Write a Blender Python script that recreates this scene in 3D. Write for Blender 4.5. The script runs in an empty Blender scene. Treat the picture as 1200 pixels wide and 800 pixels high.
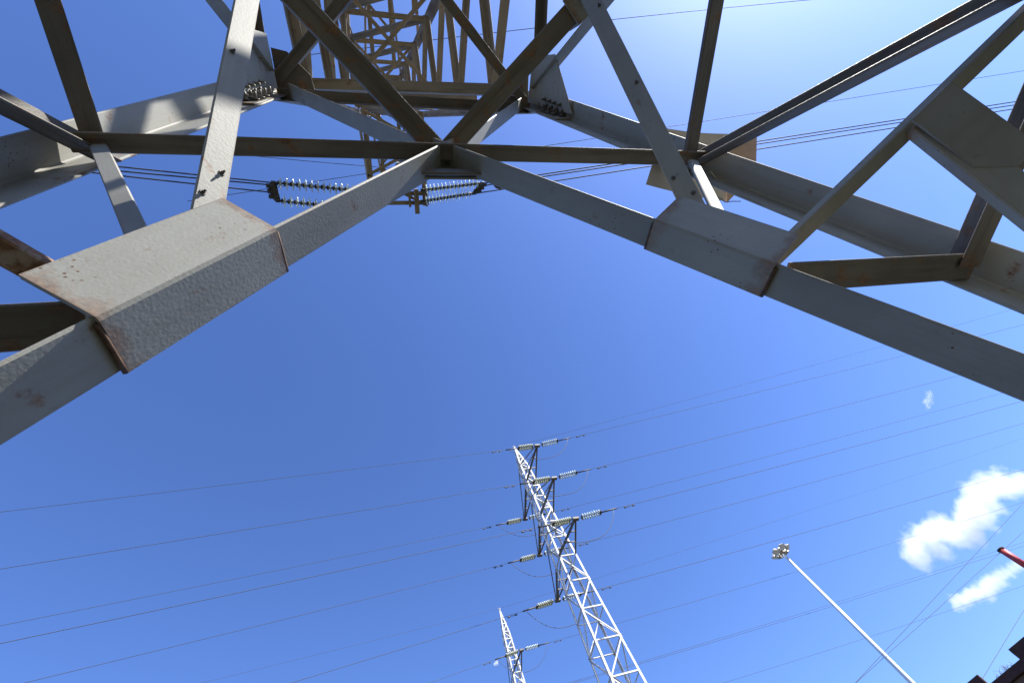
import bpy, bmesh, math, random
from mathutils import Vector, Matrix, noise
random.seed(7)
V = Vector
R = math.radians
scn = bpy.context.scene
COL = scn.collection

# ------------------------------------------------------------------ camera
CAM_H = 1.6                                   # eye height; all tower numbers below are heights above the eye
cam_d = bpy.data.cameras.new('camera'); cam = bpy.data.objects.new('camera', cam_d); COL.objects.link(cam)
F_PX = 504.44
cam_d.sensor_width = 36; cam_d.lens = F_PX * 36 / 1200; cam_d.clip_start = .05; cam_d.clip_end = 20000
ROT = ((0.96227024, -0.02372693, -0.27105906), (-0.08724564, 0.91668647, -0.38996682), (0.25772888, 0.39890219, 0.88003004))
rx, dn, fw = (V(r) for r in ROT)
M4 = Matrix(((rx.x, -dn.x, -fw.x, 0), (rx.y, -dn.y, -fw.y, 0), (rx.z, -dn.z, -fw.z, CAM_H), (0, 0, 0, 1)))
cam.matrix_world = M4
scn.camera = cam

# ------------------------------------------------------------------ sky, sun, exposure
SUN = V((.535, -.475, .70)).normalized()
EL = math.asin(SUN.z); AZ = math.atan2(SUN.x, SUN.y)
w = bpy.data.worlds.new('World'); scn.world = w; w.use_nodes = True
nt = w.node_tree; nt.nodes.clear()
sky = nt.nodes.new('ShaderNodeTexSky'); sky.sky_type = 'NISHITA'; sky.sun_disc = False
sky.sun_elevation = EL; sky.sun_rotation = AZ
sky.altitude = 300; sky.air_density = 1.0; sky.dust_density = .9; sky.ozone_density = 4.0
bg = nt.nodes.new('ShaderNodeBackground'); bg.inputs[1].default_value = .075
wo = nt.nodes.new('ShaderNodeOutputWorld')
wb_ = nt.nodes.new('ShaderNodeMix'); wb_.data_type = 'RGBA'; wb_.blend_type = 'MULTIPLY'; wb_.inputs[0].default_value = 1
wb_.inputs[7].default_value = (.76, .92, 1.33, 1)          # the camera's cool white balance and strong blue
nt.links.new(sky.outputs[0], wb_.inputs[6]); nt.links.new(wb_.outputs[2], bg.inputs[0]); nt.links.new(bg.outputs[0], wo.inputs[0])
sl = bpy.data.lights.new('sun', 'SUN'); sl.energy = 5.0; sl.angle = R(.53); sl.color = (1, .965, .89)
so = bpy.data.objects.new('sun', sl); COL.objects.link(so)
so.rotation_euler = SUN.to_track_quat('Z', 'Y').to_euler(); so.location = SUN * 60
vs = scn.view_settings
vs.view_transform = 'Standard'; vs.look = 'None'; vs.gamma = 1; vs.use_curve_mapping = False
vs.exposure = 1.42
scn.cycles.volume_bounces = 16
scn.cycles.max_bounces = 16

# ------------------------------------------------------------------ materials
def mat(name):
    m = bpy.data.materials.new(name); m.use_nodes = True
    n = m.node_tree; b = n.nodes['Principled BSDF']
    return m, n, b
def nd(n, t, **kw):
    x = n.nodes.new(t)
    for k, v in kw.items():
        if k.startswith('i_'): x.inputs[k[2:].replace('_', ' ')].default_value = v
        else: setattr(x, k, v)
    return x
def noise_n(n, vec, scale, detail=6, rough=.6):
    x = nd(n, 'ShaderNodeTexNoise'); x.inputs['Scale'].default_value = scale
    x.inputs['Detail'].default_value = detail; x.inputs['Roughness'].default_value = rough
    n.links.new(vec, x.inputs['Vector']); return x.outputs['Fac']
def ramp(n, fac, a, b, ca=(0, 0, 0, 1), cb=(1, 1, 1, 1)):
    x = nd(n, 'ShaderNodeValToRGB'); e = x.color_ramp.elements
    e[0].position = a; e[1].position = b; e[0].color = ca; e[1].color = cb
    n.links.new(fac, x.inputs[0]); return x.outputs[0]
def mix(n, fac, a, b):
    x = nd(n, 'ShaderNodeMix', data_type='RGBA')
    for s, v in ((0, fac), (6, a), (7, b)):
        if hasattr(v, 'links'): n.links.new(v, x.inputs[s])
        elif s == 0: x.inputs[0].default_value = v
        else: x.inputs[s].default_value = (*v, 1)
    return x.outputs[2]
def math_n(n, op, a, b=None):
    x = nd(n, 'ShaderNodeMath', operation=op)
    for s, v in ((0, a), (1, b)):
        if v is None: continue
        if hasattr(v, 'links'): n.links.new(v, x.inputs[s])
        else: x.inputs[s].default_value = v
    return x.outputs[0]

def steel(name, c1, c2, rust_lo, rust_amt=1., spots=True, bump=.35, streak=.0, rough=.62):
    """weathered paint on steel; UV: u runs along the bar (m), v round the profile (m)"""
    m, n, b = mat(name)
    geo = nd(n, 'ShaderNodeNewGeometry'); P = geo.outputs['Position']
    uv = nd(n, 'ShaderNodeUVMap', uv_map='UVMap').outputs[0]
    oi = nd(n, 'ShaderNodeObjectInfo').outputs['Random']
    big = noise_n(n, P, 2.3, 5); mid = noise_n(n, P, 11, 8, .65); fine = noise_n(n, P, 60, 4)
    base = mix(n, ramp(n, big, .35, .68), c1, c2)
    # long stains that run along the bar
    mp = nd(n, 'ShaderNodeMapping'); mp.inputs['Scale'].default_value = (1.3, 26, 1); n.links.new(uv, mp.inputs[0])
    st = noise_n(n, mp.outputs[0], 1.0, 7, .62)
    dirt = math_n(n, 'MULTIPLY', ramp(n, st, .48, .72), streak if streak else .45)
    base = mix(n, dirt, base, (.05, .034, .022) if streak else (.2, .18, .15))
    rust = ramp(n, math_n(n, 'ADD', math_n(n, 'MULTIPLY', mid, .7), math_n(n, 'MULTIPLY', big, .3)), rust_lo, rust_lo + .07)
    rustf = math_n(n, 'MULTIPLY', rust, rust_amt)
    rc = mix(n, ramp(n, fine, .35, .65), (.10, .045, .022), (.23, .115, .05))
    col = mix(n, rustf, base, rc)
    if spots:                                    # pin-hole rust where the paint has popped
        vo = nd(n, 'ShaderNodeTexVoronoi', feature='F1'); vo.inputs['Scale'].default_value = 55; n.links.new(P, vo.inputs['Vector'])
        area = ramp(n, noise_n(n, P, 4.2, 2), .60, .68)
        sp = math_n(n, 'MULTIPLY', ramp(n, vo.outputs['Distance'], .13, .22, (1, 1, 1, 1), (0, 0, 0, 1)), area)
        col = mix(n, sp, col, (.11, .055, .03))
    en = nd(n, 'ShaderNodeUVMap', uv_map='ENDS').outputs[0]; sx_ = nd(n, 'ShaderNodeSeparateXYZ'); n.links.new(en, sx_.inputs[0])
    near = math_n(n, 'MINIMUM', sx_.outputs[0], sx_.outputs[1])
    near = math_n(n, 'ADD', near, math_n(n, 'MULTIPLY', math_n(n, 'SUBTRACT', noise_n(n, P, 14, 7, .7), .5), .20))
    er = math_n(n, 'MULTIPLY', ramp(n, near, -.01, .045, (1, 1, 1, 1), (0, 0, 0, 1)), .6)
    col = mix(n, er, col, rc)                     # rust creeping out of the joints
    if spots:                                    # paint worn to rust along the sharp edges
        bv = nd(n, 'ShaderNodeBevel', samples=4); bv.inputs['Radius'].default_value = .009
        dp = nd(n, 'ShaderNodeVectorMath', operation='DOT_PRODUCT'); n.links.new(bv.outputs[0], dp.inputs[0]); n.links.new(geo.outputs['Normal'], dp.inputs[1])
        eg = math_n(n, 'MULTIPLY', ramp(n, dp.outputs['Value'], .80, .97, (1, 1, 1, 1), (0, 0, 0, 1)), ramp(n, noise_n(n, P, 7, 7, .7), .44, .56))
        col = mix(n, math_n(n, 'MULTIPLY', eg, .85), col, (.13, .07, .035))
    hv = nd(n, 'ShaderNodeHueSaturation'); n.links.new(col, hv.inputs['Color'])
    n.links.new(math_n(n, 'ADD', math_n(n, 'MULTIPLY', oi, .22), .89), hv.inputs['Value'])
    n.links.new(hv.outputs[0], b.inputs['Base Color'])
    b.inputs['Roughness'].default_value = rough; b.inputs['Specular IOR Level'].default_value = .35
    v2 = nd(n, 'ShaderNodeTexVoronoi', feature='SMOOTH_F1'); v2.inputs['Scale'].default_value = 120; n.links.new(P, v2.inputs['Vector'])
    h = math_n(n, 'ADD', math_n(n, 'MULTIPLY', noise_n(n, P, 110, 6, .6), .9), math_n(n, 'MULTIPLY', v2.outputs['Distance'], -.35))
    h = math_n(n, 'SUBTRACT', h, math_n(n, 'MULTIPLY', rust, .25))
    bp = nd(n, 'ShaderNodeBump'); bp.inputs['Strength'].default_value = bump; bp.inputs['Distance'].default_value = .003
    n.links.new(h, bp.inputs['Height']); n.links.new(bp.outputs[0], b.inputs['Normal'])
    return m
PAINT = steel('grey_paint_on_steel', (.212, .210, .188), (.272, .270, .244), .59, .9, True, .22)
WEATH = steel('weathered_brown_steel', (.102, .091, .075), (.155, .139, .117), .545, .8, False, .4, .75)
SHAFT = steel('stained_shaft_steel', (.225, .185, .135), (.31, .262, .195), .565, .7, False, .35, .7)
WHITE = steel('white_painted_steel', (.46, .46, .45), (.58, .58, .565), .66, .5, False, .1)
RUSTY = steel('rusty_peeling_steel', (.40, .38, .34), (.30, .24, .18), .50, .95, True, .6, .5)
DARKS = steel('dark_crossarm_steel', (.10, .095, .09), (.15, .14, .13), .58, .6, False, .2, .4)
def plain(name, c, rough=.5, metal=0., var=.2, scale=20, trans=0, ior=1.45):
    m, n, b = mat(name)
    P = nd(n, 'ShaderNodeNewGeometry').outputs['Position']
    f = noise_n(n, P, scale, 5)
    n.links.new(mix(n, ramp(n, f, .3, .7), tuple(x * (1 - var) for x in c), tuple(min(1, x * (1 + var)) for x in c)), b.inputs['Base Color'])
    b.inputs['Roughness'].default_value = rough; b.inputs['Metallic'].default_value = metal
    b.inputs['Transmission Weight'].default_value = trans; b.inputs['IOR'].default_value = ior
    return m
BOLT = plain('dark_bolt_steel', (.12, .11, .10), .55, .3)
BOLT_L = plain('galvanised_bolt', (.2, .19, .17), .5, .2)
WIRE = plain('aluminium_conductor', (.07, .078, .095), .7, .0)
GLASS = plain('insulator_glass', (.72, .80, .79), .15, 0, .08, 30, .45, 1.5)
GREENG = plain('green_glaze', (.50, .52, .42), .25, 0, .15)
CAPM = plain('cap_iron', (.07, .065, .06), .6, .4)
GALV = plain('galvanised_mast', (.72, .73, .73), .4, .1, .06)
LAMPM = plain('lamp_housing', (.42, .40, .36), .45, .3)
LENS = plain('lamp_glass', (.75, .75, .72), .1, 0, .05)
RED = plain('red_paint', (.42, .045, .05), .55, 0, .25, 3)
WHP = plain('white_paint', (.75, .74, .72), .6, 0, .1, 3)
DARK = plain('soot_black', (.03, .025, .025), .8)
ROOF = plain('tarred_roof', (.055, .024, .020), .85, 0, .4, 6)
SIGNB = plain('sign_back', (.50, .44, .36), .5, 0, .12, 8)
TAN = plain('tan_sign_back', (.46, .30, .19), .55, 0, .15, 8)
WELD = plain('rusted_weld', (.085, .045, .025), .8, 0, .5, 60)
YWIRE = plain('bare_tie_wire', (.62, .55, .38), .5, .3)
GRASSM = plain('dry_weed', (.12, .10, .04), .7)
def brick():
    m, n, b = mat('brown_brick')
    t = nd(n, 'ShaderNodeTexBrick'); t.inputs['Scale'].default_value = 6
    t.inputs['Color1'].default_value = (.10, .045, .035, 1); t.inputs['Color2'].default_value = (.14, .06, .045, 1); t.inputs['Mortar'].default_value = (.2, .19, .18, 1)
    co = nd(n, 'ShaderNodeTexCoord'); n.links.new(co.outputs['Object'], t.inputs['Vector'])
    n.links.new(t.outputs[0], b.inputs['Base Color']); b.inputs['Roughness'].default_value = .85
    return m
BRICK = brick()
def ground_m():
    m, n, b = mat('dusty_ground')
    P = nd(n, 'ShaderNodeNewGeometry').outputs['Position']
    f = noise_n(n, P, .25, 9, .6); g = noise_n(n, P, 3, 8)
    c = mix(n, ramp(n, f, .4, .6), (.042, .036, .027), (.025, .034, .011))
    c = mix(n, ramp(n, g, .45, .7), c, (.055, .048, .038))
    n.links.new(c, b.inputs['Base Color']); b.inputs['Roughness'].default_value = .95
    return m
GROUND = ground_m()

# ------------------------------------------------------------------ builders
def link(name, me, m=None, parent=None):
    o = bpy.data.objects.new(name, me); COL.objects.link(o)
    if m: me.materials.append(m)
    if parent: o.parent = parent
    return o
def empty(name, loc, label, cat, group=None):
    o = bpy.data.objects.new(name, None); COL.objects.link(o); o.location = loc; o.empty_display_size = .3
    return tag(o, label, cat, group)
def tag(o, label=None, cat=None, group=None, kind=None):
    if label: o['label'] = label
    if cat: o['category'] = cat
    if group: o['group'] = group
    if kind: o['kind'] = kind
    return o
class MB:
    """collects verts/faces (world coordinates, z above the eye) with bar-wise uvs"""
    def __init__(s): s.v = []; s.f = []; s.uv = []; s.sm = []; s.en = {}
    def sweep(s, prof, P0, P1, a, b, caps=True, smooth=False):
        P0, P1 = V(P0), V(P1); L = (P1 - P0).length; k = len(prof); o = len(s.v)
        per = [0]
        for i in range(k): per.append(per[-1] + (V((*prof[(i + 1) % k], 0)) - V((*prof[i], 0))).length)
        u0 = random.random() * 20
        for P in (P0, P1):
            for x, y in prof: s.v.append(P + a * x + b * y)
        flip = a.cross(b).dot(P1 - P0) < 0
        area = sum(prof[i][0] * prof[(i + 1) % k][1] - prof[(i + 1) % k][0] * prof[i][1] for i in range(k))
        if area < 0: flip = not flip
        for i in range(k):
            j = (i + 1) % k
            f = [o + i, o + j, o + k + j, o + k + i]; uv = [(u0, per[i]), (u0, per[i + 1]), (u0 + L, per[i + 1]), (u0 + L, per[i])]
            if flip: f.reverse(); uv.reverse()
            s.en[len(s.f)] = [(x[0] - u0, u0 + L - x[0]) for x in uv]
            s.f.append(f); s.uv.append(uv); s.sm.append(smooth)
        if caps:
            for e, rev in ((0, True), (k, False)):
                f = [o + e + i for i in range(k)]; uv = [(u0 + x, y) for x, y in prof]
                if rev != flip: f.reverse(); uv.reverse()
                s.f.append(f); s.uv.append(uv); s.sm.append(False)
        return s
    def bar(s, P0, P1, w, h, up=(0, 0, 1), c=.0):
        ax = (V(P1) - V(P0)).normalized(); a = ax.cross(V(up))
        if a.length < 1e-3: a = ax.cross(V((1, 0, 0)))
        a.normalize(); b = a.cross(ax)
        x, y = w / 2, h / 2
        pr = [(-x, -y), (x, -y), (x, y), (-x, y)] if not c else [(-x + c, -y), (x - c, -y), (x, -y + c), (x, y - c), (x - c, y), (-x + c, y), (-x, y - c), (-x, -y + c)]
        return s.sweep(pr, P0, P1, a, b)
    def tube(s, pts, r, n=8, r1=None):
        pts = [V(p) for p in pts]; o = len(s.v); m = len(pts); pa = None; d = 0
        for i, p in enumerate(pts):
            t = (pts[min(i + 1, m - 1)] - pts[max(i - 1, 0)]).normalized()
            if pa is None: pa = t.cross(V((0, 0, 1)) if abs(t.z) < .95 else V((1, 0, 0)))
            pa = (pa - t * pa.dot(t)).normalized(); pb = t.cross(pa)
            rr = r if r1 is None else r + (r1 - r) * i / (m - 1)
            for q in range(n):
                an = 2 * math.pi * q / n; s.v.append(p + pa * math.cos(an) * rr + pb * math.sin(an) * rr)
        for i in range(m - 1):
            for q in range(n):
                j = (q + 1) % n; s.f.append([o + i * n + q, o + i * n + j, o + (i + 1) * n + j, o + (i + 1) * n + q])
                s.uv.append([(i, q / n), (i, (q + 1) / n), (i + 1, (q + 1) / n), (i + 1, q / n)]); s.sm.append(True)
        for e in (0, m - 1):
            f = [o + e * n + q for q in range(n)]
            if e == 0: f.reverse()
            s.f.append(f); s.uv.append([(0, 0)] * n); s.sm.append(False)
        return s
    def lathe(s, P, ax, prof, n=14):
        """prof: (distance along the axis, radius)"""
        P = V(P); ax = V(ax).normalized(); a = ax.cross(V((0, 0, 1)) if abs(ax.z) < .95 else V((1, 0, 0))).normalized(); b = ax.cross(a)
        o = len(s.v); m = len(prof)
        for d, r in prof:
            for q in range(n):
                an = 2 * math.pi * q / n; s.v.append(P + ax * d + (a * math.cos(an) + b * math.sin(an)) * max(r, 1e-4))
        for i in range(m - 1):
            for q in range(n):
                j = (q + 1) % n; s.f.append([o + i * n + q, o + i * n + j, o + (i + 1) * n + j, o + (i + 1) * n + q])
                s.uv.append([(0, 0)] * 4); s.sm.append(True)
        for e in (0, m - 1):
            f = [o + e * n + q for q in range(n)]
            if e == 0: f.reverse()
            s.f.append(f); s.uv.append([(0, 0)] * n); s.sm.append(False)
        return s
    def plate(s, pts, nrm, t):
        """flat plate from an outline, thickness t along nrm, slightly eased edge"""
        pts = [V(p) for p in pts]; nrm = V(nrm).normalized(); k = len(pts); o = len(s.v)
        c = sum(pts, V()) / k
        if sum(((pts[i] - c).cross(pts[(i + 1) % k] - c) for i in range(k)), V()).dot(nrm) < 0: pts.reverse()
        e = t * .22
        rings = [(0, e), (e, 0), (t - e, 0), (t, e)]
        for h, ins in rings:
            for p in pts: s.v.append(p + nrm * h + (c - p).normalized() * ins)
        for r_ in range(3):
            for i in range(k):
                j = (i + 1) % k; s.f.append([o + r_ * k + i, o + r_ * k + j, o + (r_ + 1) * k + j, o + (r_ + 1) * k + i])
                s.uv.append([(pts[x].x + pts[x].y, pts[x].z) for x in (i, j, j, i)]); s.sm.append(False)
        s.f.append([o + i for i in reversed(range(k))]); s.uv.append([(pts[i].x + pts[i].y, pts[i].z) for i in reversed(range(k))]); s.sm.append(False)
        s.f.append([o + 3 * k + i for i in range(k)]); s.uv.append([(pts[i].x + pts[i].y, pts[i].z) for i in range(k)]); s.sm.append(False)
        return s
    def hexbolt(s, P, ax, r=.017, h=.014, stud=.03):
        P = V(P); ax = V(ax).normalized()
        s.lathe(P, ax, [(0, r * 1.5), (.004, r * 1.5)], 12)
        a = ax.orthogonal().normalized(); b = ax.cross(a)
        s.sweep([(r * math.cos(i * math.pi / 3), r * math.sin(i * math.pi / 3)) for i in range(6)], P + ax * .004, P + ax * (.004 + h), a, b)
        s.lathe(P + ax * (.004 + h), ax, [(0, r * .55), (stud, r * .55), (stud + .003, r * .4)], 8)
        return s
    def build(s, name, m, parent=None, origin=None):
        """mesh kept relative to its parent (or to origin when it is a thing of its own)"""
        lift = V((0, 0, CAM_H))
        o0 = V(origin) if origin is not None else V((0, 0, 0))
        pl = V((0, 0, 0)); q = parent
        while q is not None: pl += q.location; q = q.parent
        me = bpy.data.meshes.new(name)
        base = (pl + o0) if parent else o0
        me.from_pydata([tuple(p + lift - base) for p in s.v], [], s.f)
        ul = me.uv_layers.new(name='UVMap'); i = 0
        for f in s.uv:
            for c in f: ul.data[i].uv = c; i += 1
        el = me.uv_layers.new(name='ENDS'); i = 0
        for k, f in enumerate(s.f):
            for c in (s.en.get(k) or [(1, 1)] * len(f)): el.data[i].uv = c; i += 1
        me.polygons.foreach_set('use_smooth', s.sm)
        o = link(name, me, m, parent); o.location = o0
        return o
def Lprof(wa, wb, t):
    c = min(.005, t * .4); f = t * .6
    return [(c, 0), (wa - c, 0), (wa, c), (wa, t - c), (wa - c, t), (t + f, t), (t + f * .3, t + f * .3), (t, t + f), (t, wb - c), (t - c, wb), (c, wb), (0, wb - c), (0, c)]
def angle(P0, P1, a, b, wa=.12, wb=.12, t=.011, mb=None):
    """steel angle: heel on P0-P1, one flange towards a, the other towards b"""
    P0, P1 = V(P0), V(P1); ax = (P1 - P0).normalized()
    a = V(a); a = (a - ax * a.dot(ax)).normalized()
    b0 = ax.cross(a); b = b0 if b0.dot(V(b)) > 0 else -b0
    mb = mb or MB()
    return mb.sweep(Lprof(wa, wb, t), P0, P1, a, b)

def ray(px, py):                                # viewing ray of a photo pixel (1200x800), for siting far things at their own distance
    x, y = (px - 600) / F_PX, (py - 400) / F_PX
    return (rx * x + dn * y + fw)
def at_z(px, py, z): r = ray(px, py); return r * (z / r.z)
def at_y(px, py, y): r = ray(px, py); return r * (y / r.y)
def at_d(px, py, d): return ray(px, py).normalized() * d

# ------------------------------------------------------------------ setting: ground
g = MB(); S = 6000
g.v = [V((-S, -S, -CAM_H)), V((S, -S, -CAM_H)), V((S, S, -CAM_H)), V((-S, S, -CAM_H))]; g.f = [[0, 1, 2, 3]]; g.uv = [[(0, 0)] * 4]; g.sm = [False]
tag(g.build('ground', GROUND), kind='structure')

# ------------------------------------------------------------------ the pylon overhead
CX, CY = .3338, -1.6021
HS, HR, HF = 2.6605, 4.5803, -1.6
WS, WR = 1.6183, 1.1238
TG = .3289
TAU = .05
H_TOP = 22.6
def wid(z):
    if z >= HR: return WR - TAU * (z - HR)
    return WS + (z - HS) / (HR - HS) * (WR - WS)
def C3(i, z, off=0):                            # corner i (0 near right, 1 near left, 2 far left, 3 far right)
    sx, sy = ((1, 1), (-1, 1), (-1, -1), (1, -1))[i % 4]; q = wid(z) - off
    return V((CX + sx * q, CY + sy * q, z))
pyl = empty('lattice_pylon', (CX, CY, 0), 'huge rust stained grey steel lattice pylon seen from between its legs', 'pylon')
OUT = [V((0, 1, 0)), V((-1, 0, 0)), V((0, -1, 0)), V((1, 0, 0))]   # outward direction of face f; it has corners f and f+1
for f in range(4):
    out = OUT[f]; inn = -out
    c0, c1 = f, (f + 1) % 4                     # near face: right, left
    S0, S1, W0, W1 = C3(c0, HS), C3(c1, HS), C3(c0, HR), C3(c1, HR)
    F0, F1 = C3(c0, HF), C3(c1, HF)
    A = (S0 + S1) / 2
    side = (S0 - S1).normalized()
    n_in = side.cross(F0 - S0); n_in.normalize()
    if n_in.dot(inn) < 0: n_in = -n_in          # normal of the sloping face, towards the inside
    up_in = (S0 - F0) - side * (S0 - F0).dot(side); up_in.normalize()
    # strut between the legs and ring beam at the waist
    dr_, di_, wi_ = (.215, .03, .085) if f % 2 == 0 else (.10, .035, .105)
    angle(S0 - side * .02 + n_in * di_ - up_in * dr_, S1 + side * .02 + n_in * di_ - up_in * dr_, n_in, up_in, wi_, wi_).build('strut', WEATH, pyl)
    angle(W0 - side * .0 - n_in * .10 + V((0, 0, -.02)), W1 + side * .0 - n_in * .10 + V((0, 0, -.02)), n_in, V((0, 0, -1)), .085, .085).build('waist_beam', WEATH, pyl)
    # braces from the strut middle up to the waist corners
    for s_, Wc in ((1, W0), (-1, W1)):
        p0 = A + side * s_ * .10 - n_in * .05 + up_in * .05; p1 = Wc - side * s_ * .10 - n_in * .08 - up_in * .06
        mdir = (p1 - p0).normalized(); perp = side * -s_ - mdir * (side * -s_).dot(mdir)
        angle(p0, p1, n_in, perp, .115, .09).build('waist_brace', PAINT, pyl)
    # plate behind the strut middle
    pl = MB(); q = -n_in * .006
    pl.plate([A + side * .30 - up_in * .37 + q, A - side * .30 - up_in * .37 + q, A - side * .20 + up_in * .14 + q, A + side * .20 + up_in * .14 + q], -n_in, .012)
    gp = pl.build('gusset_plate', PAINT, pyl)
    lp = MB(); lp.bar(A + side * .27 - up_in * .37 + n_in * .02, A - side * .27 - up_in * .37 + n_in * .02, .06, .014, n_in, .003); lp.build('stiffener', WEATH, gp)
    for s_ in (1, -1):
        MB().hexbolt(A + side * s_ * .25 - up_in * .385 - n_in * .02, -up_in, .026, .03, .02).build('bolt', BOLT, gp)
    # the two main diagonals with their splice sleeves
    for s_, Fc, ci in ((1, F0, c0), (-1, F1, c1)):
        ax = (Fc - A).normalized(); L = (Fc - A).length
        m = side * s_ - ax * (side * s_).dot(ax); m.normalize()        # in the face, away from the inside of the V
        P0 = A + ax * .015; P1 = Fc - ax * .25
        o = -m * .085 - n_in * (.01 if s_ > 0 else .034)
        mbr = angle(P0 + o, P1 + o, n_in, m, .118 if s_ > 0 else .142, .15, .013).build('main_brace', PAINT, pyl)
        # sleeve: bent plate over the brace, its lower face under the flange, its upper face on the inside
        G = A + ax * (L * TG)
        h0, h1 = (G - ax * .33, G + ax * .11) if s_ > 0 else (G - ax * .31, G + ax * .20)
        sl_ = MB()
        lo_ = .012 if s_ > 0 else .036
        o2 = -m * .098 - n_in * lo_
        wa, wb, t = .116 + lo_, .175, .012
        ti, tj = math.sin(R(18)), math.cos(R(18))          # the upper wing is bent a little past square
        prof = [(0, 0), (wa - .014, 0), (wa - .004, .004), (wa, .014), (wa + wb * ti, wb * tj), (wa + wb * ti - t, wb * tj + t * .2), (wa - t, .02), (wa - .02, t), (0, t)]
        sl_.sweep(prof, h0 + o2, h1 + o2, n_in, m)
        slv = sl_.build('splice_sleeve', PAINT, mbr)
        for e in (h0, h1):                       # weld beads at both ends
            sgn = -1 if e is h0 else 1
            pts = [e + o2 + n_in * x + m * y + ax * sgn * .004 for x, y in ((.0, .006), (.04, .006), (.08, .006), (wa - .02, .008))]
            MB().tube(pts, .007, 6).build('weld_bead', WELD, slv)
# legs
for i in range(4):
    sx, sy = ((1, 1), (-1, 1), (-1, -1), (1, -1))[i]
    d0, d1 = V((-sx, 0, 0)), V((0, -sy, 0))
    def LG(z): return C3(i, z, -.05)
    angle(LG(HF - .05), LG(HR - .28), d0, d1, .165, .165, .015).build('leg', PAINT, pyl)
    angle(LG(HR - .27), LG(H_TOP - 1.6), d0, d1, .14, .14, .013).build('shaft_leg', SHAFT, pyl)
    # splice at the waist: inner cover angle with bolts
    axl = (LG(HR) - LG(HS)).normalized()
    q = (d0 + d1) * .017
    sp = angle(LG(HR - .62) + q, LG(HR + .22) + q, d0, d1, .14, .14, .012).build('splice_cover', PAINT if sx > 0 else WEATH, pyl)
    for dz in (-.54, -.46, -.38, -.30):
        for a, b, in ((d0, d1), (d1, d0)):
            for e in (.06, .11):
                P = LG(HR + dz + (.04 if e > .1 else 0)) + a * e + b * .032
                MB().hexbolt(P, b, .018, .016, .03).build('bolt', BOLT_L if sx < 0 else BOLT, sp)
    # fan plate where leg, beam and braces meet at the waist (in the side faces)
    base = C3(i, HR, -.03); dn_ = (C3(i, HS) - C3(i, HR)).normalized()
    q_ = d0 * .03
    MB().plate([base + dn_ * .72 + d1 * .05 + q_, base + dn_ * .40 + d1 * .46 + q_, base + dn_ * .02 + d1 * .40 + q_, base + V((0, 0, .05)) + d1 * .02 + q_], -d0, .01).build('gusset_plate', PAINT, pyl)
    b2 = base + V((0, 0, .09))
    MB().plate([b2 + d0 * .02 + d1 * .02, b2 + d0 * .32 + d1 * .02, b2 + d0 * .30 + d1 * .14, b2 + d0 * .14 + d1 * .30, b2 + d0 * .02 + d1 * .32], V((0, 0, 1)), .01).build('gusset_plate', WEATH, pyl)
    MB().bar(C3(i, HF - .02) , C3(i, HF + .02), .5, .5).build('base_plate', WEATH, pyl)
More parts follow.
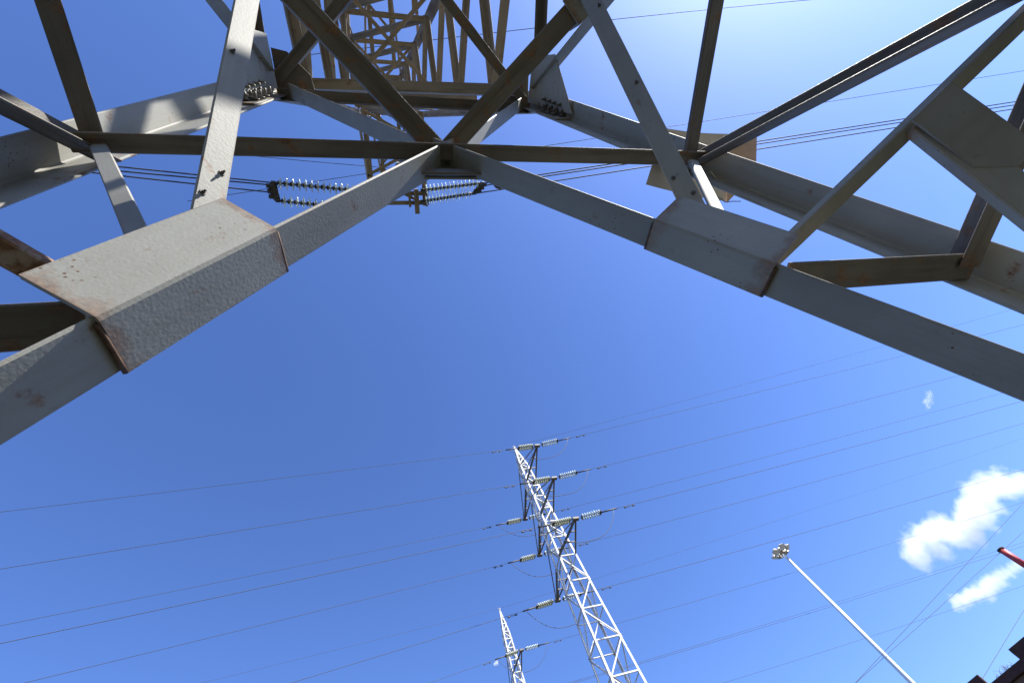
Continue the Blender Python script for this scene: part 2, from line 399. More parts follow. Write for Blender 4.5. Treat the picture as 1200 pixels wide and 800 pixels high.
# corner bracing that ties the faces together
def face_pts(f):
    S0, S1, F0, F1 = C3(f, HS), C3(f + 1, HS), C3(f, HF), C3(f + 1, HF); A = (S0 + S1) / 2
    return A, A + (F0 - A) * TG, A + (F1 - A) * TG
for i in range(4):
    A, G, _ = face_pts(i)                       # face i: its corner-i diagonal
    A2, _, G2 = face_pts((i + 3) % 4)           # the face before it shares corner i
    out = OUT[i]; out2 = OUT[(i + 3) % 4]
    ctr = V((CX, CY, 0))
    dgn = (C3(i, 1) - V((CX, CY, 1))).normalized()
    # diamond bar at strut level, spliced in its middle
    d = (A2 - A).normalized(); up = V((0, 0, 1))
    zoff = V((0, 0, -.08 - .006 * i)) + dgn * .052
    dm = angle(A + d * .02 + zoff, A2 - d * .02 + zoff, -dgn, up, .105, .10).build('plan_brace', WEATH, pyl)
    D = (A + A2) / 2
    pr = [(-.02, 0), (.17, 0), (.17, .012), (-.02, .012)]
    sw = MB(); pa = -dgn; sw.sweep([(-.015, -.018), (.125, -.018), (.125, -.004), (-.002, -.004), (-.002, .115), (-.015, .115)], D - d * .16 + zoff, D + d * .16 + zoff, pa, up); sw.build('splice_sleeve', PAINT, dm)
    # bars from both main-brace sleeves up to the diamond
    for Gx, o_, Ax in ((G, out, A), (G2, out2, A2)):
        sd = V((1, 0, 0)) if abs(o_.y) > .5 else V((0, 1, 0)); s_ = 1 if sd.dot(dgn) > 0 else -1
        FA = Ax + (Gx - Ax) / TG; axV = (FA - Ax).normalized()
        p0 = Gx - axV * .18 + sd * s_ * .04 - o_ * .10 + V((0, 0, .02)); p1 = D + V((0, 0, -.12)) - sd * s_ * .06 - (D - A).normalized() * .0
        axm = (p1 - p0).normalized()
        mid = (p0 + p1) / 2
        vw = sd * -s_ * 1.6 - o_ * 1.0 + V((0, 0, -1))
        flat = axm.cross(vw).normalized()        # broad flange faces the inside of the tower base
        if flat.dot(sd * s_) < 0: flat = -flat
        hb = angle(p0 - flat * .045, p1 + axm * .06 - flat * .045, flat, axm.cross(flat) if axm.cross(flat).dot(vw) < 0 else -axm.cross(flat), .085, .03).build('hip_brace', PAINT, pyl)
        fn = axm.cross(flat); fn = fn if fn.dot(vw) > 0 else -fn
        for q_, e_ in ((.10, .02), (.17, -.02), (.52, .015), (.88, .02)):
            MB().hexbolt(p0.lerp(p1, q_) + flat * e_ - fn * .001, fn, .0062, .006, .005).build('bolt', BOLT, hb)
        # short brace from the sleeve to the leg at strut level
        Sx = C3(i, HS)
        q0 = Gx - axV * .10 + sd * s_ * .10 - o_ * .05; q1 = Sx - sd * s_ * .06 - o_ * .05 - V((0, 0, .10))
        axb = (q1 - q0).normalized()
        shf = V() if abs(o_.y) > .5 else sd * s_ * .13; wb_s = .062 if abs(o_.y) > .5 else .10
        if abs(o_.y) > .5:                       # broad flange turned down to the ground
            vw = V((0, 0, -1)) - sd * s_ * .45; fb = axb.cross(vw).normalized()
            if fb.dot(sd * s_) < 0: fb = -fb
            bb = axb.cross(fb); bb = bb if bb.dot(vw) < 0 else -bb
            angle(q0 - fb * .03, q1 - fb * .03, fb, bb, .062, .022).build('sub_brace', PAINT, pyl)
        else: angle(q0 + shf - axb * .14, q1 + shf, -o_, axb.cross(o_) if axb.cross(o_).dot(sd) * s_ < 0 else -axb.cross(o_), wb_s, wb_s).build('sub_brace', WEATH, pyl)
        # level brace from the sleeve to the leg
        zg = Gx.z; Lx = C3(i, zg)
        zg -= .10; Lx = C3(i, zg); q0 = Gx + axV * .12 + sd * s_ * .05 + o_ * (.03 if abs(o_.y) > .5 else -.04); q0.z = zg - (.02 if Gx is G2 else 0); q1 = Lx - sd * s_ * .03 + o_ * (.03 if abs(o_.y) > .5 else -.04); q1.z = q0.z
        angle(q0, q1, -o_, V((0, 0, 1)), .11, .11).build('level_brace', WEATH, pyl)
        # side brace from leg at strut level to the diagonal of the next face
    # level tie between the two sleeves with a plate, and a hip bar from the plate to the leg
    gu, gv = (A - G).normalized() * .10, (A2 - G2).normalized() * .10
    t0, t1 = G + gu + (C3(i, G.z) - G) * .17, G2 + gv + (C3(i, G.z) - G2) * .17
    dt = (t1 - t0).normalized(); dz = V((0, 0, -.02))
    tie = angle(t0 + dz + dgn * .03, t1 + dz + dgn * .03, dgn, V((0, 0, 1)), .07, .035).build('level_tie', RUSTY if i == 1 else PAINT, pyl)
    Mx = (t0 + t1) / 2 + dz
    dv = V((0, 0, -1))
    k0 = Mx + dt * .15 + dgn * .022; pd = (dv * .57 + dgn * .82).normalized()
    N = dt.cross(pd).normalized()
    if N.dot(V((CX, CY, 0)) - Mx) < 0: N = -N             # the plate's face towards the inside
    MB().plate([k0 - dt * .09 + N * .02, k0 + dt * .09 + N * .02, k0 + dt * .10 + pd * .36 + N * .02, k0 + dt * .0 + pd * .37 + N * .02, k0 - dt * .085 + pd * .27 + N * .02], N, .012).build('gusset_plate', PAINT, tie)
    lz = C3(i, G.z - .62)
    p0 = Mx + dt * .05 + pd * .045
    angle(p0, lz - dgn * .04, dt, -N, .12, .05).build('hip_tie', PAINT, pyl)
# plan cross at the waist
for i in (0, 1):
    p0, p1 = C3(i, HR), C3(i + 2, HR); zz = V((0, 0, -.02 + .085 * i))
    d = (p1 - p0).normalized()
    angle(p0 + zz + d * .03, p1 + zz - d * .03, d.cross(V((0, 0, 1))), V((0, 0, 1)), .09, .09).build('plan_cross', WEATH, pyl)
# shaft lattice
PZ = [HR, 6.42, 8.30, 10.2, 12.05, 13.9, 15.7, 17.4, 19.0, 20.5]
for f in range(4):
    out = OUT[f]; inn = -out
    for k in range(len(PZ) - 1):
        z0, z1 = PZ[k], PZ[k + 1]; zm = (z0 + z1) / 2
        ca, cb = (f, f + 1)
        # nodes on one leg at z0, z1; on the other at the middle, swapping on opposite faces
        if f in (1, 2): ca, cb = cb, ca
        if f == 2:
            e0, e1 = C3(ca, z1, .02) - out * .03, C3(cb, z1, .02) - out * .03
            angle(e0, e1, inn, V((0, 0, 1)), .10, .10, .009).build('shaft_strut', SHAFT, pyl)
            segs = [(C3(ca, z0, .02), C3(cb, z1, .02))]
        elif f == 0:
            segs = [(C3(ca, z0, .02), C3(cb, zm, .02)), (C3(cb, zm, .02), C3(ca, z1, .02))]
        else:
            fa, na = (3, 0) if f == 3 else (2, 1)
            segs = [(C3(fa, z0, .02), C3(na, zm, .02)), (C3(na, zm, .02), C3(fa, z1, .02))]
        for p0, p1 in segs:
            ax = (p1 - p0).normalized()
            angle(p0 - out * .02 + ax * .05, p1 - out * .02 - ax * .05, inn, ax.cross(inn), .10, .10, .009).build('shaft_brace', SHAFT, pyl)
for z in (8.30, 12.05, 15.7):
    for i in (0, 1):
        p0, p1 = C3(i, z + .03 + .05 * i, .03), C3(i + 2, z + .03 + .05 * i, .03); d = (p1 - p0).normalized()
        angle(p0, p1, d.cross(V((0, 0, 1))), V((0, 0, 1)), .06, .045, .007).build('shaft_diagonal', SHAFT, pyl)
pk = MB(); top = V((CX, CY, H_TOP + .7))
for i in range(4):
    angle(C3(i, H_TOP - 1.65), top, V((CX, CY, 0)) - V((C3(i, 0).x, CY, 0)), V((0, CY - C3(i, 0).y, 0)), .09, .09, .009, pk)
pk.build('peak', SHAFT, pyl)

# crossarms of the pylon overhead, reaching towards the viewer (and mirrored behind)
def crossarm(z, sgn, x0, x1, y1, tie_up, m, parent):
    """two level chords, tip beam, zigzag and two rising ties; y1 = tip distance from the axis"""
    ww = wid(z); yb = CY + sgn * ww; yt = CY + sgn * y1
    ca = MB()
    for x, sx in ((x0, 1), (x1, -1)):
        angle((x, yb, z), (x, yt, z), V((sx, 0, 0)), V((0, 0, 1)), .11, .11, .01, ca)
        ca.bar((x + .03 * sx, yt - sgn * .2, z + .06), (CX + (1 if x > CX else -1) * wid(z + tie_up), CY + sgn * wid(z + tie_up), z + tie_up), .06, .06)
    n = 3
    for k in range(n):
        ya, yc = yb + (yt - yb) * k / n, yb + (yt - yb) * (k + 1) / n
        xa, xc = (x0, x1) if k % 2 == 0 else (x1, x0)
        ca.bar((xa, ya, z + .02), (xc, yc, z + .02), .06, .05)
    arm = ca.build('crossarm', m, parent)
    tb = MB()
    for yy in (yt - sgn * .22, yt - sgn * .02):
        angle((x0 - .02, yy, z - .03), (x1 + .02, yy, z - .03), V((0, -sgn, 0)), V((0, 0, 1)), .09, .09, .01, tb)
    tb.bar((x1 - .25, yt - sgn * .36, z - .09), (x1 - .25, yt + sgn * .16, z - .09), .10, .10, (0, 0, 1), .01)
    tb.bar((x1 - .40, yt - sgn * .34, z - .08), (x1 - .40, yt + sgn * .02, z - .08), .05, .06)
    tb.build('tip_beam', m, arm)
    return arm
crossarm(10.3, 1, -.29, .95, 2.72, 1.7, SHAFT, pyl)
crossarm(10.3, -1, -.29, .95, 2.72, 1.7, SHAFT, pyl)
crossarm(14.6, 1, .0, .67, 2.72, 1.7, SHAFT, pyl)
crossarm(14.6, -1, .0, .67, 2.72, 1.7, SHAFT, pyl)

# ------------------------------------------------------------------ insulator strings
def string(P0, P1, n, rd, label, group, glass, cat='insulator', parts=True, name='insulator_string'):
    P0, P1 = V(P0), V(P1); ax = (P1 - P0).normalized(); L = (P1 - P0).length
    t = empty(name, P0 + V((0, 0, CAM_H)), label, cat, group)
    rod = MB(); rod.tube([P0, P1], rd * .16, 8)
    rod.lathe(P0, ax, [(-.02, rd * .3), (.06, rd * .3)], 8); rod.lathe(P1, ax, [(-.06, rd * .3), (.02, rd * .3)], 8)
    a0 = .08; stp = (L - .16) / n
    for k in range(n): rod.lathe(P0 + ax * (a0 + stp * (k + .62)), ax, [(0, rd * .2), (stp * .08, rd * .38), (stp * .36, rd * .34)], 8)
    rod.build('rod', CAPM, t)
    prof = [(0, rd * .25), (stp * .10, rd * .75), (stp * .20, rd), (stp * .28, rd * .98), (stp * .34, rd * .7), (stp * .5, rd * .3)]
    if parts:
        for k in range(n): MB().lathe(P0 + ax * (a0 + stp * (k + .2)), ax, prof, 18).build('disc', glass, t)
    else:
        mb = MB()
        for k in range(n): mb.lathe(P0 + ax * (a0 + stp * (k + .2)), ax, prof, 10)
        mb.build('disc_stack', glass, t)
    return t
Z1 = 10.2
lw = 'left of the pylon overhead'
YL0, YL1 = at_z(319, 214, Z1 - .25), at_z(324, 235, Z1 - .25)
AL0, AL1 = at_z(428, 224, Z1), at_z(432, 246, Z1)
g1 = 'glass insulator strings of the pylon overhead'
string(AL0, YL0, 14, .125, 'long string of clear glass discs pointing left, upper one of its pair', g1, GLASS)
string(AL1, YL1, 14, .125, 'string of clear glass discs pointing left, lower one of its pair', g1, GLASS)
YR0, YR1 = at_z(566, 214.5, Z1 - .2), at_z(556, 226.5, Z1 - .2)
AR0, AR1 = at_z(494, 223, Z1), at_z(494, 236, Z1)
string(AR0, YR0, 14, .11, 'string of clear glass discs pointing right, upper one of its pair below the brace junction', g1, GLASS)
string(AR1, YR1, 14, .11, 'string of clear glass discs pointing right, lower one of its pair below the brace junction', g1, GLASS)
def yoke(a, b, d, label):
    y = MB(); y.plate([a - d * .07, b - d * .07, (a + b) / 2 + d * .14], V((0, 0, 1)), .03); y.tube([a, b], .05, 8)
    for k in (.2, .5, .8): y.lathe(a.lerp(b, k), d, [(-.05, .045), (.12, .045)], 8)
    return tag(y.build('yoke_plate', CAPM), label, 'yoke plate', 'yoke plates of the pylon overhead')
dl = (YL0 - AL0).normalized(); dr = (YR0 - AR0).normalized()
yoke(YL0, YL1, dl, 'dark yoke plate joining the left pair of glass insulator strings')
yoke(YR0, YR1, dr, 'dark yoke plate joining the right pair of glass insulator strings')

# ------------------------------------------------------------------ conductors
def wire(pts, r, label, group='power conductors', n=6, name='conductor'):
    o = V(pts[0]) + V((0, 0, CAM_H))
    return tag(MB().tube(pts, r, n).build(name, WIRE, None, o), label, 'power line', group)
def span(P, psi, sgn, sl_, c, L, n=60):
    return [V(P) + V((sgn * math.cos(psi) * s, math.sin(psi) * s, sl_ * s + c * s * s)) for s in [L * (k / n) ** 1.5 for k in range(n + 1)]]
def through(Pa, px2, z2, L=160, c=.0004):
    """a conductor from Pa that passes the sighted point, sagging gently"""
    Pb = at_z(*px2, z2); d = Pb - V(Pa); dist = d.length; d.normalize()
    return [V(Pa) + d * s + V((0, 0, c * s * (s - dist))) for s in [L * (k / 50) ** 1.5 for k in range(51)]]
gm = 'conductors of the pylon overhead'
for k, (pa, pb) in enumerate((((318, 214), (145, 196)), ((319, 217), (145, 201)), ((313, 225), (150, 207)))):
    wire(through(at_z(*pa, Z1 - .3), pb, Z1 - .5), .013, ('uppermost', 'middle', 'lowest')[k] + ' of three dark cables running left from the yoke plate above grey brace', gm)
for k, (pa, pb) in enumerate((((566, 215), (1075, 137)), ((564, 218), (1075, 140.5)), ((556, 227), (1060, 148)))):
    wire(through(at_z(*pa, Z1 - .3), pb, Z1 - .6), .013, ('uppermost', 'middle', 'lowest')[k] + ' of three dark cables running right past the tan sign back', gm)
def free_wire(p, q, zp, zq, r, label, grp='overhead lines above the pylon'):
    a, b = at_z(*p, zp), at_z(*q, zq); d = b - a
    wire([a + d * t + V((0, 0, .25 * (t * (t - 1)))) for t in [-1.5 + 4 * k / 40 for k in range(41)]], r, label, grp)
free_wire((720, 23), (950, 0), 16, 16.2, .010, 'thin grey wire crossing the topmost strip of sky right of centre')
free_wire((820, 143), (1100, 99), 15, 15.1, .009, 'faint wire in the bright sky above the three dark cables')
free_wire((340, 187), (420, 194), 10.6, 10.6, .006, 'hair-thin wire meeting the crossarm post left of the brace junction')

# ------------------------------------------------------------------ white pylons beyond
PW = [(-1.55, .0)]
def white_pylon(x, y, th, label, group, levels, htop, name='lattice_pylon'):
    t = empty(name, (x, y, 0), label, 'pylon', group)
    u = V((math.sin(th), math.cos(th), 0)); wv = V((math.cos(th), -math.sin(th), 0)); b0 = V((x, y, 0))
    def ww(z):
        if z > 21.2: return max(.02, .28 * (htop - z) / (htop - 21.2))
        if z > 13: return .28 + (21.2 - z) / 8.2 * .22
        if z > 3.5: return .50 + (13 - z) / 9.5 * .30
        return .80 + (3.5 - z) / 5.1 * 1.2
    def P(i, z):
        sx, sy = ((1, 1), (-1, 1), (-1, -1), (1, -1))[i % 4]
        return b0 + (wv * sx + u * sy) * ww(z) + V((0, 0, z))
    zs = [-1.6, 1.2, 3.5, 5.2, 6.8, 8.3, 9.7, 11.1, 12.5, 13.9, 15.1, 16.2, 17.2, 18.2, 19.1, 20.0, 20.7, 21.3, 22.0, 22.7, htop]
    for i in range(4):
        mb = MB()
        sx, sy = ((1, 1), (-1, 1), (-1, -1), (1, -1))[i]
        for zz0, zz1 in ((-1.6, 3.5), (3.5, 13), (13, 21.2), (21.2, htop)):
            angle(P(i, zz0), P(i, zz1), -wv * sx, -u * sy, .095, .095, .012, mb)
        mb.build('leg', WHITE, t)
    for f in range(4):
        mb = MB(); o_ = (u, -wv, -u, wv)[f]
        for k in range(len(zs) - 2):
            a, b = (f, f + 1) if (k + f) % 2 else (f + 1, f)
            z0, z1 = zs[k], zs[k + 1]
            ax = (P(b, z1) - P(a, z0)).normalized()
            angle(P(a, z0), P(b, z1), -o_, ax.cross(o_), .055, .055, .008, mb)
            if f % 2 == 0 or z0 > 3: angle(P(a, z1), P(b, z1), -o_, V((0, 0, 1)), .055, .055, .007, mb)
        mb.build('lattice_face', WHITE, t)
    tips = []
    for h, al in levels:
        for sg in (-1, 1):
            tip = b0 + u * sg * al + V((0, 0, h)); tips.append((tip, sg, h))
            mb = MB()
            for s_ in (-1, 1):
                q = b0 + wv * s_ * ww(h) + u * sg * ww(h) + V((0, 0, h))
                angle(q, tip + wv * s_ * .05, -wv * s_, V((0, 0, 1)), .09, .09, .011, mb)
                h2 = min(h + 1.5, 22.4)
                q2 = b0 + wv * s_ * ww(h2) + u * sg * ww(h2) + V((0, 0, h2))
                mb.bar(q2, tip + wv * s_ * .06 + V((0, 0, .06)), .045, .045)
            for kk in (.35, .65):
                a = (b0 + wv * ww(h) + u * sg * ww(h) + V((0, 0, h))).lerp(tip + wv * .05, kk); c = (b0 - wv * ww(h) + u * sg * ww(h) + V((0, 0, h))).lerp(tip - wv * .05, kk)
                mb.bar(a + V((0, 0, .02)), c + V((0, 0, .02)), .05, .05)
            arm = mb.build('crossarm', DARKS, t)
            cp = MB(); cp.bar(tip - wv * .15, tip + wv * .15, .18, .14, (0, 0, 1), .02); cp.build('arm_tip', DARKS, arm)
    return t, tips, u, wv
T2 = (7.201, 18.618, -.095)
LV = [(19.638, 2.828), (16.814, 2.787), (13.936, 2.781)]
LV3 = [(18.2, 2.828), (15.4, 2.787), (12.5, 2.781)]
gp_ = 'white pylons of the line'
p2, tips2, u2, w2 = white_pylon(*T2, 'tall white lattice pylon with three dark crossarms on each side, below centre of the sky', gp_, LV, 23.5)
p3, tips3, u3, w3 = white_pylon(6.36, 35.1, -.095, 'white lattice pylon peak farther off and lower, just left of the tall white pylon', gp_, LV3, 23.5)

PSL, SLL, PSR, SLR = -.1469, -.1421, -.1910, -.1128
ordn = {19.638: 'top', 16.814: 'middle', 13.936: 'bottom', 18.2: 'top', 15.4: 'middle', 12.5: 'bottom'}
def rig(tips, which, far):
    for tip, sg, h in tips:
        arm = f"{ordn[h]} {'near' if sg < 0 else 'far'} arm of {which} white pylon"
        ends = []
        for side_, psi, sl_ in ((-1, PSL, SLL), (1, PSR, SLR)):
            d = V((side_ * math.cos(psi), math.sin(psi), sl_)).normalized()
            lr = 'left' if side_ < 0 else 'right'
            off = d.cross(V((0, 0, 1))).normalized() * .10
            s0, s1 = tip + d * .32, tip + d * 1.24
            t = empty('insulator_string', s0 + V((0, 0, CAM_H)), f'{"pale" if side_ > 0 else "greenish"} twin insulator string {lr} of {arm}', 'insulator', 'insulator strings of the white pylons')
            for q in (-1, 1):
                mb = MB(); rd = .09; n = 8; stp = (s1 - s0).length / n
                for k in range(n):
                    mb.lathe(s0 + off * q + d * stp * k, d, [(0, rd * .3), (stp * .25, rd), (stp * .45, rd * .95), (stp * .8, rd * .35)], 9)
                mb.build('disc_stack', GREENG if side_ < 0 else GLASS, t)
            yk = MB(); yk.bar(s0 + off * 1.3, s0 - off * 1.3, .06, .05); yk.bar(s1 + off * 1.4, s1 - off * 1.4, .07, .05)
            yk.tube([tip + d * .25, s0], .03, 6); yk.tube([s1, tip + d * 2.05], .035, 6)
            yk.tube([s0, s1], .016, 5)
            yk.build('fittings', CAPM, t)
            end = tip + d * 1.9; ends.append(end)
            wire(span(end, psi, side_, sl_, .0004, 170), .0098, f'thin cable running {lr} from {arm}', 'conductors of the white pylons')
            dm = MB(); Pd = end + d * .75 + V((0, 0, -.07))
            for e in (-.2, .2): dm.lathe(Pd + d * e, d, [(-.07, .02), (-.05, .034), (.05, .034), (.07, .02)], 8)
            dm.tube([Pd - d * .2, Pd + d * .2], .012, 5); dm.tube([Pd, Pd + V((0, 0, .08))], .012, 5)
            tag(dm.build('vibration_damper', CAPM, None, Pd + V((0, 0, CAM_H))), f'small dumbbell damper on cable {lr} of {arm}', 'damper', 'vibration dampers')
        a, b = ends
        jp = [a.lerp(b, k / 24) + V((0, 0, -1.35 * (1 - (abs(2 * k / 24 - 1)) ** 2.6))) for k in range(25)]
        wire(jp, .013, f'slack jumper cable looping under {arm}', 'jumper loops', 6, 'jumper_cable')
rig(tips2, 'tall', False)
rig([t for t in tips3 if t[2] > 15], 'distant', True)
for nm, (x, y), L0 in (('tall', T2[:2], None), ('distant', (6.36, 35.1), 0)):
    P = V((x, y, 23.46))
    for side_, psi, sl_ in ((-1, PSL, -.10), (1, PSR, -.075)):
        if L0 is None and side_ < 0: continue
        wire(span(P, psi, side_, sl_, .0003, 170), .008, f"thin earth wire running {'left' if side_ < 0 else 'right'} from the peak of the {nm} white pylon", 'earth wires', 5, 'earth_wire')

# ------------------------------------------------------------------ floodlight mast
hd = at_y(914, 645, 27.5); bx = V((hd.x, hd.y, 0))
ms = empty('floodlight_mast', (hd.x, hd.y, 0), 'tall slim white mast with a cluster of floodlights at its top, under the white cloud', 'lamp post')
MB().tube([V((hd.x, hd.y, -1.6)), hd + V((0, 0, .1))], .21, 16, .085).build('pole', GALV, ms)
rg = MB(); nseg = 20
rg.tube([hd + V((math.cos(2 * math.pi * k / nseg) * .5, math.sin(2 * math.pi * k / nseg) * .5, -.1)) for k in range(nseg + 1)], .05, 6)
for k in range(4):
    a = math.pi / 2 * k; rg.bar(hd + V((0, 0, -.1)), hd + V((math.cos(a) * .5, math.sin(a) * .5, -.1)), .07, .07)
rg.lathe(hd, (0, 0, 1), [(-.3, .16), (.0, .2), (.15, .2), (.25, .05)], 12)
rg.build('head_frame', LAMPM, ms)
for k in range(6):
    a = 2 * math.pi * (k + .3) / 6; dr_ = V((math.cos(a), math.sin(a), 0)); c = hd + dr_ * .60 + V((0, 0, -.08))
    ax = (dr_ * .55 + V((0, 0, -.83))).normalized()
    fl = MB(); fl.lathe(c, ax, [(-.24, .05), (-.18, .13), (-.04, .16), (.08, .24), (.11, .24)], 14); lo = fl.build('floodlight', LAMPM, ms)
    ln = MB(); ln.lathe(c, ax, [(.095, .22), (.115, .22)], 14); ln.build('lamp_glass', LENS, lo)

# ------------------------------------------------------------------ red and white chimney, and the dark shed
ch = at_d(1172, 643, 48)
cy_ = empty('chimney', (ch.x, ch.y, 0), 'slim chimney pipe with a red top band and white band below, at the right edge', 'chimney')
rr = .21
z = ch.z; k = 0
while z > -1.6:
    z2 = max(z - 1.75, -1.6); MB().tube([V((ch.x, ch.y, z2)), V((ch.x, ch.y, z))], rr, 20).build('painted_band', (RED, WHP)[k % 2], cy_); z = z2; k += 1
MB().lathe(ch, (0, 0, 1), [(-.10, rr + .005), (-.10, rr + .03), (.03, rr + .03), (.03, rr - .08), (-.2, rr - .08)], 20).build('rim', DARK, cy_)

RD = 20.                                       # roof edge, about twenty metres off
def roofpt(px, py): r = ray(px, py); return r * (RD / math.hypot(r.x, r.y))
ra, rb = roofpt(1163, 796), roofpt(1198, 773)
e1 = V((rb.x - ra.x, rb.y - ra.y, 0)).normalized(); e2 = V((-e1.y, e1.x, 0))
if e2.dot(V((ra.x, ra.y, 0))) < 0: e2 = -e2
rz = (ra.z + rb.z) / 2
sc = V((ra.x, ra.y, 0))
shed = empty('shed', (sc.x, sc.y, 0), 'dark brick shed whose tarred roof edge cuts the bottom right corner', 'shed')
def box(mb, a0, a1, b0_, b1_, z0, z1):
    mb.bar(sc + e1 * (a0 + a1) / 2 + e2 * (b0_ + b1_) / 2 + V((0, 0, z0)), sc + e1 * (a0 + a1) / 2 + e2 * (b0_ + b1_) / 2 + V((0, 0, z1)), abs(b1_ - b0_), abs(a1 - a0), e1, .015)
    return mb
box(MB(), -3.0, 9, .15, 6, -1.6, rz - .2).build('wall', BRICK, shed)
rf = box(MB(), -3.0, 9.2, -.05, 6.2, rz - .19, rz).build('roof', ROOF, shed)
box(MB(), -3.0, -.16, -.02, .5, rz + .003, rz + .27).build('parapet_block', ROOF, rf)
box(MB(), .92, 2.2, -.02, .5, rz + .003, rz + .26).build('parapet_block', ROOF, rf)
wd = MB()
for k in range(26):
    p = sc + e1 * random.gauss(.40, .13) + e2 * random.uniform(.02, .2) + V((0, 0, rz))
    l = random.uniform(.06, .17); dx = e1 * random.gauss(0, .07) + e2 * random.gauss(0, .05)
    wd.tube([p, p + dx * .4 + V((0, 0, l * .6)), p + dx + V((0, 0, l))], .006, 4, .002)
tag(wd.build('weed_tuft', GRASSM, None, sc + e1 * .4 + V((0, 0, rz + CAM_H))), 'dry tuft of weeds growing on the dark roof edge', 'plant')

# ------------------------------------------------------------------ local service wires at lower right
for p_, q_, zp, zq, lb in (((1002, 800), (1200, 588), 9, 13, 'upper of two thin crossing wires rising steeply from the mast foot to the right edge'),
                           ((1000, 802), (1200, 622), 9, 12, 'lower of two thin crossing wires rising steeply past the red chimney tip'),
                           ((1157, 785), (1200, 714), 6, 7.5, 'short thin wire climbing from the shed roof at the right edge')):
    a, b = at_z(*p_, zp), at_z(*q_, zq); d = b - a
    wire([a + d * t for t in [-.3 + 2.2 * k / 30 for k in range(31)]], .012, lb, 'thin service wires')

# ------------------------------------------------------------------ sign plates and tie wire on the right leg
def sheet(name, pts, t, m, label, bend=.02):
    """thin steel sheet from a 3-D quad, slightly bowed"""
    a, b, c, d = (V(p) for p in pts); nrm = (b - a).cross(d - a).normalized(); n = 10; mb = MB()
    for k in range(n):
        u0, u1 = k / n, (k + 1) / n
        bo = lambda u: nrm * bend * math.sin(math.pi * u)
        q = [a.lerp(b, u0) + bo(u0), a.lerp(b, u1) + bo(u1), d.lerp(c, u1) + bo(u1), d.lerp(c, u0) + bo(u0)]
        o = len(mb.v); mb.v += q + [x + nrm * t for x in q]
        mb.f += [[o, o + 1, o + 2, o + 3], [o + 7, o + 6, o + 5, o + 4], [o + 1, o, o + 4, o + 5], [o + 3, o + 2, o + 6, o + 7]]
        if k == 0: mb.f.append([o, o + 3, o + 7, o + 4])
        if k == n - 1: mb.f.append([o + 2, o + 1, o + 5, o + 6])
    mb.uv = [[(0, 0)] * 4 for _ in mb.f]; mb.sm = [False] * len(mb.f)
    c0 = (a + b + c + d) / 4
    o = mb.build(name, m, None, c0 + V((0, 0, CAM_H)))
    for v in o.data.vertices: pass
    return tag(o, label, 'sign')
# the plates are bolted to the outside of the leg, so only their backs show
zS = 2.72
sheet('sign_plate', (at_z(778, 150, 2.98), at_z(858, 157, 2.92), at_z(852, 236, 2.72), at_z(757, 216, 2.80)), .004, SIGNB, 'pale grey back of a sign plate bolted behind the right leg at the strut joint')
sheet('sign_plate', (at_z(856, 158, 2.92), at_z(887, 156, 2.90), at_z(886, 205, 2.72), at_z(852, 238, 2.70)), .004, TAN, 'tan back of a curled sign plate right of the grey one behind the right leg', .03)
Sr = C3(0, HS)
tw = MB(); 
pts = [at_z(x, y, 2.44) for x, y in ((833, 201), (838, 208), (845, 210), (853, 208), (858, 200), (859, 193), (854, 190))]
tw.tube(pts, .0035, 6)
tag(tw.build('tie_wire', YWIRE, None, pts[0] + V((0, 0, CAM_H))), 'loop of bare pale wire hanging on the inner face of the right leg', 'wire')
tw = MB(); pts = [at_z(x, y, 2.62) for x, y in ((836, 228), (842, 231), (850, 237), (858, 236), (868, 236))]
tw.tube(pts, .003, 6); tag(tw.build('tie_wire', BOLT, None, pts[0] + V((0, 0, CAM_H))), 'dark curled wire ends poking out under the right leg near the sign', 'wire')

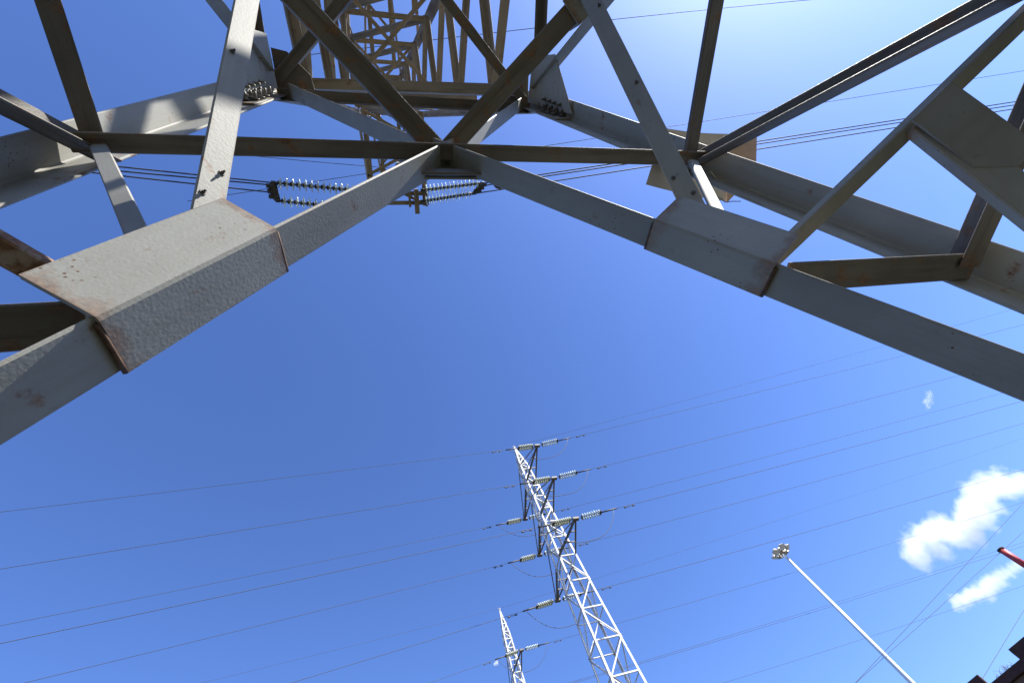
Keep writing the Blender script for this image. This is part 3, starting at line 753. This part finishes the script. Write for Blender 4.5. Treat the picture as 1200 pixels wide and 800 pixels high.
# ------------------------------------------------------------------ clouds
def cloud(px, py, D, lobes, label, dens, nscale, seed=0):
    """vapour whose density is a union of soft lobes eaten away by fractal noise, inside a hull mesh at its own place in the sky"""
    c = at_d(px, py, D); pix = D / (F_PX * ray(px, py).length); rnd = random.Random(seed)
    bm = bmesh.new(); cen = []
    vd = ray(px, py).normalized()
    for lx, ly, lr in lobes:
        o = at_d(px + lx, py + ly, D) - c + vd * rnd.uniform(-.5, .5) * lr * pix
        cen.append((o, lr * pix * 1.45))
        bmesh.ops.create_icosphere(bm, subdivisions=1, radius=1, matrix=Matrix.Translation(o) @ Matrix.Scale(lr * pix * 1.9, 4))
    h = bmesh.ops.convex_hull(bm, input=bm.verts)
    bmesh.ops.delete(bm, geom=list(set(g_ for g_ in h['geom_interior'] + h['geom_unused'] if isinstance(g_, bmesh.types.BMVert))), context='VERTS')
    me = bpy.data.meshes.new('cloud'); bm.to_mesh(me); bm.free()
    o = link('cloud', me, None); o.location = c + V((0, 0, CAM_H))
    m, n, b = mat('cloud_vapour'); n.nodes.remove(b)
    vol = nd(n, 'ShaderNodeVolumePrincipled'); vol.inputs['Color'].default_value = (1, 1, 1, 1); vol.inputs['Anisotropy'].default_value = .2
    P = nd(n, 'ShaderNodeTexCoord').outputs['Object']
    f = None
    for o_, r_ in cen:
        dn_ = nd(n, 'ShaderNodeVectorMath', operation='DISTANCE'); n.links.new(P, dn_.inputs[0]); dn_.inputs[1].default_value = o_
        q = math_n(n, 'SUBTRACT', 1.0, math_n(n, 'DIVIDE', dn_.outputs['Value'], r_))
        f = q if f is None else math_n(n, 'MAXIMUM', f, q)
    nz = noise_n(n, P, nscale / (pix * 100), 9, .66)
    f = math_n(n, 'ADD', f, math_n(n, 'MULTIPLY', math_n(n, 'SUBTRACT', nz, .5), 2.7))
    f = ramp(n, f, .08, .72)
    n.links.new(math_n(n, 'MULTIPLY', f, dens), vol.inputs['Density'])
    n.links.new(vol.outputs[0], n.nodes['Material Output'].inputs['Volume'])
    me.materials.append(m)
    return tag(o, label, 'cloud')
cloud(1124, 610, 2600, [(-48, 34, 15), (-34, 14, 15), (-44, 46, 11), (-24, 34, 12), (-20, 8, 14), (-6, 14, 14), (10, 6, 14), (22, -8, 15), (30, -30, 14), (44, -38, 15), (58, -40, 12), (74, -44, 10), (40, -18, 11)],
      'bright white puffy cloud above the red chimney at lower right', .016, 3.6, 3)
cloud(1152, 690, 2600, [(-28, 17, 8), (-23, 14, 8), (-17, 10, 7), (-11, 7, 7.5), (-5, 4, 8), (2, 1, 8), (8, -2, 8), (14, -6, 7.5), (20, -10, 7), (25, -15, 6.5), (30, -19, 6), (35, -24, 5), (40, -28, 5)], 'small torn strip of white cloud below the large one', .02, 6, 5)
cloud(1088, 467, 2600, [(1, -6, 3.2), (1, -3, 3.2), (0, 0, 3.6), (-1, 3, 4), (-1, 6, 3.5), (0, 9, 3)], 'tiny wisp of white cloud just under the right brace', .008, 22, 8)
cloud(582, 776, 2600, [(0, 0, 2.0), (-2, 1, 1.6)], 'minute white cloud fleck beside the distant pylon', .06, 20, 9)
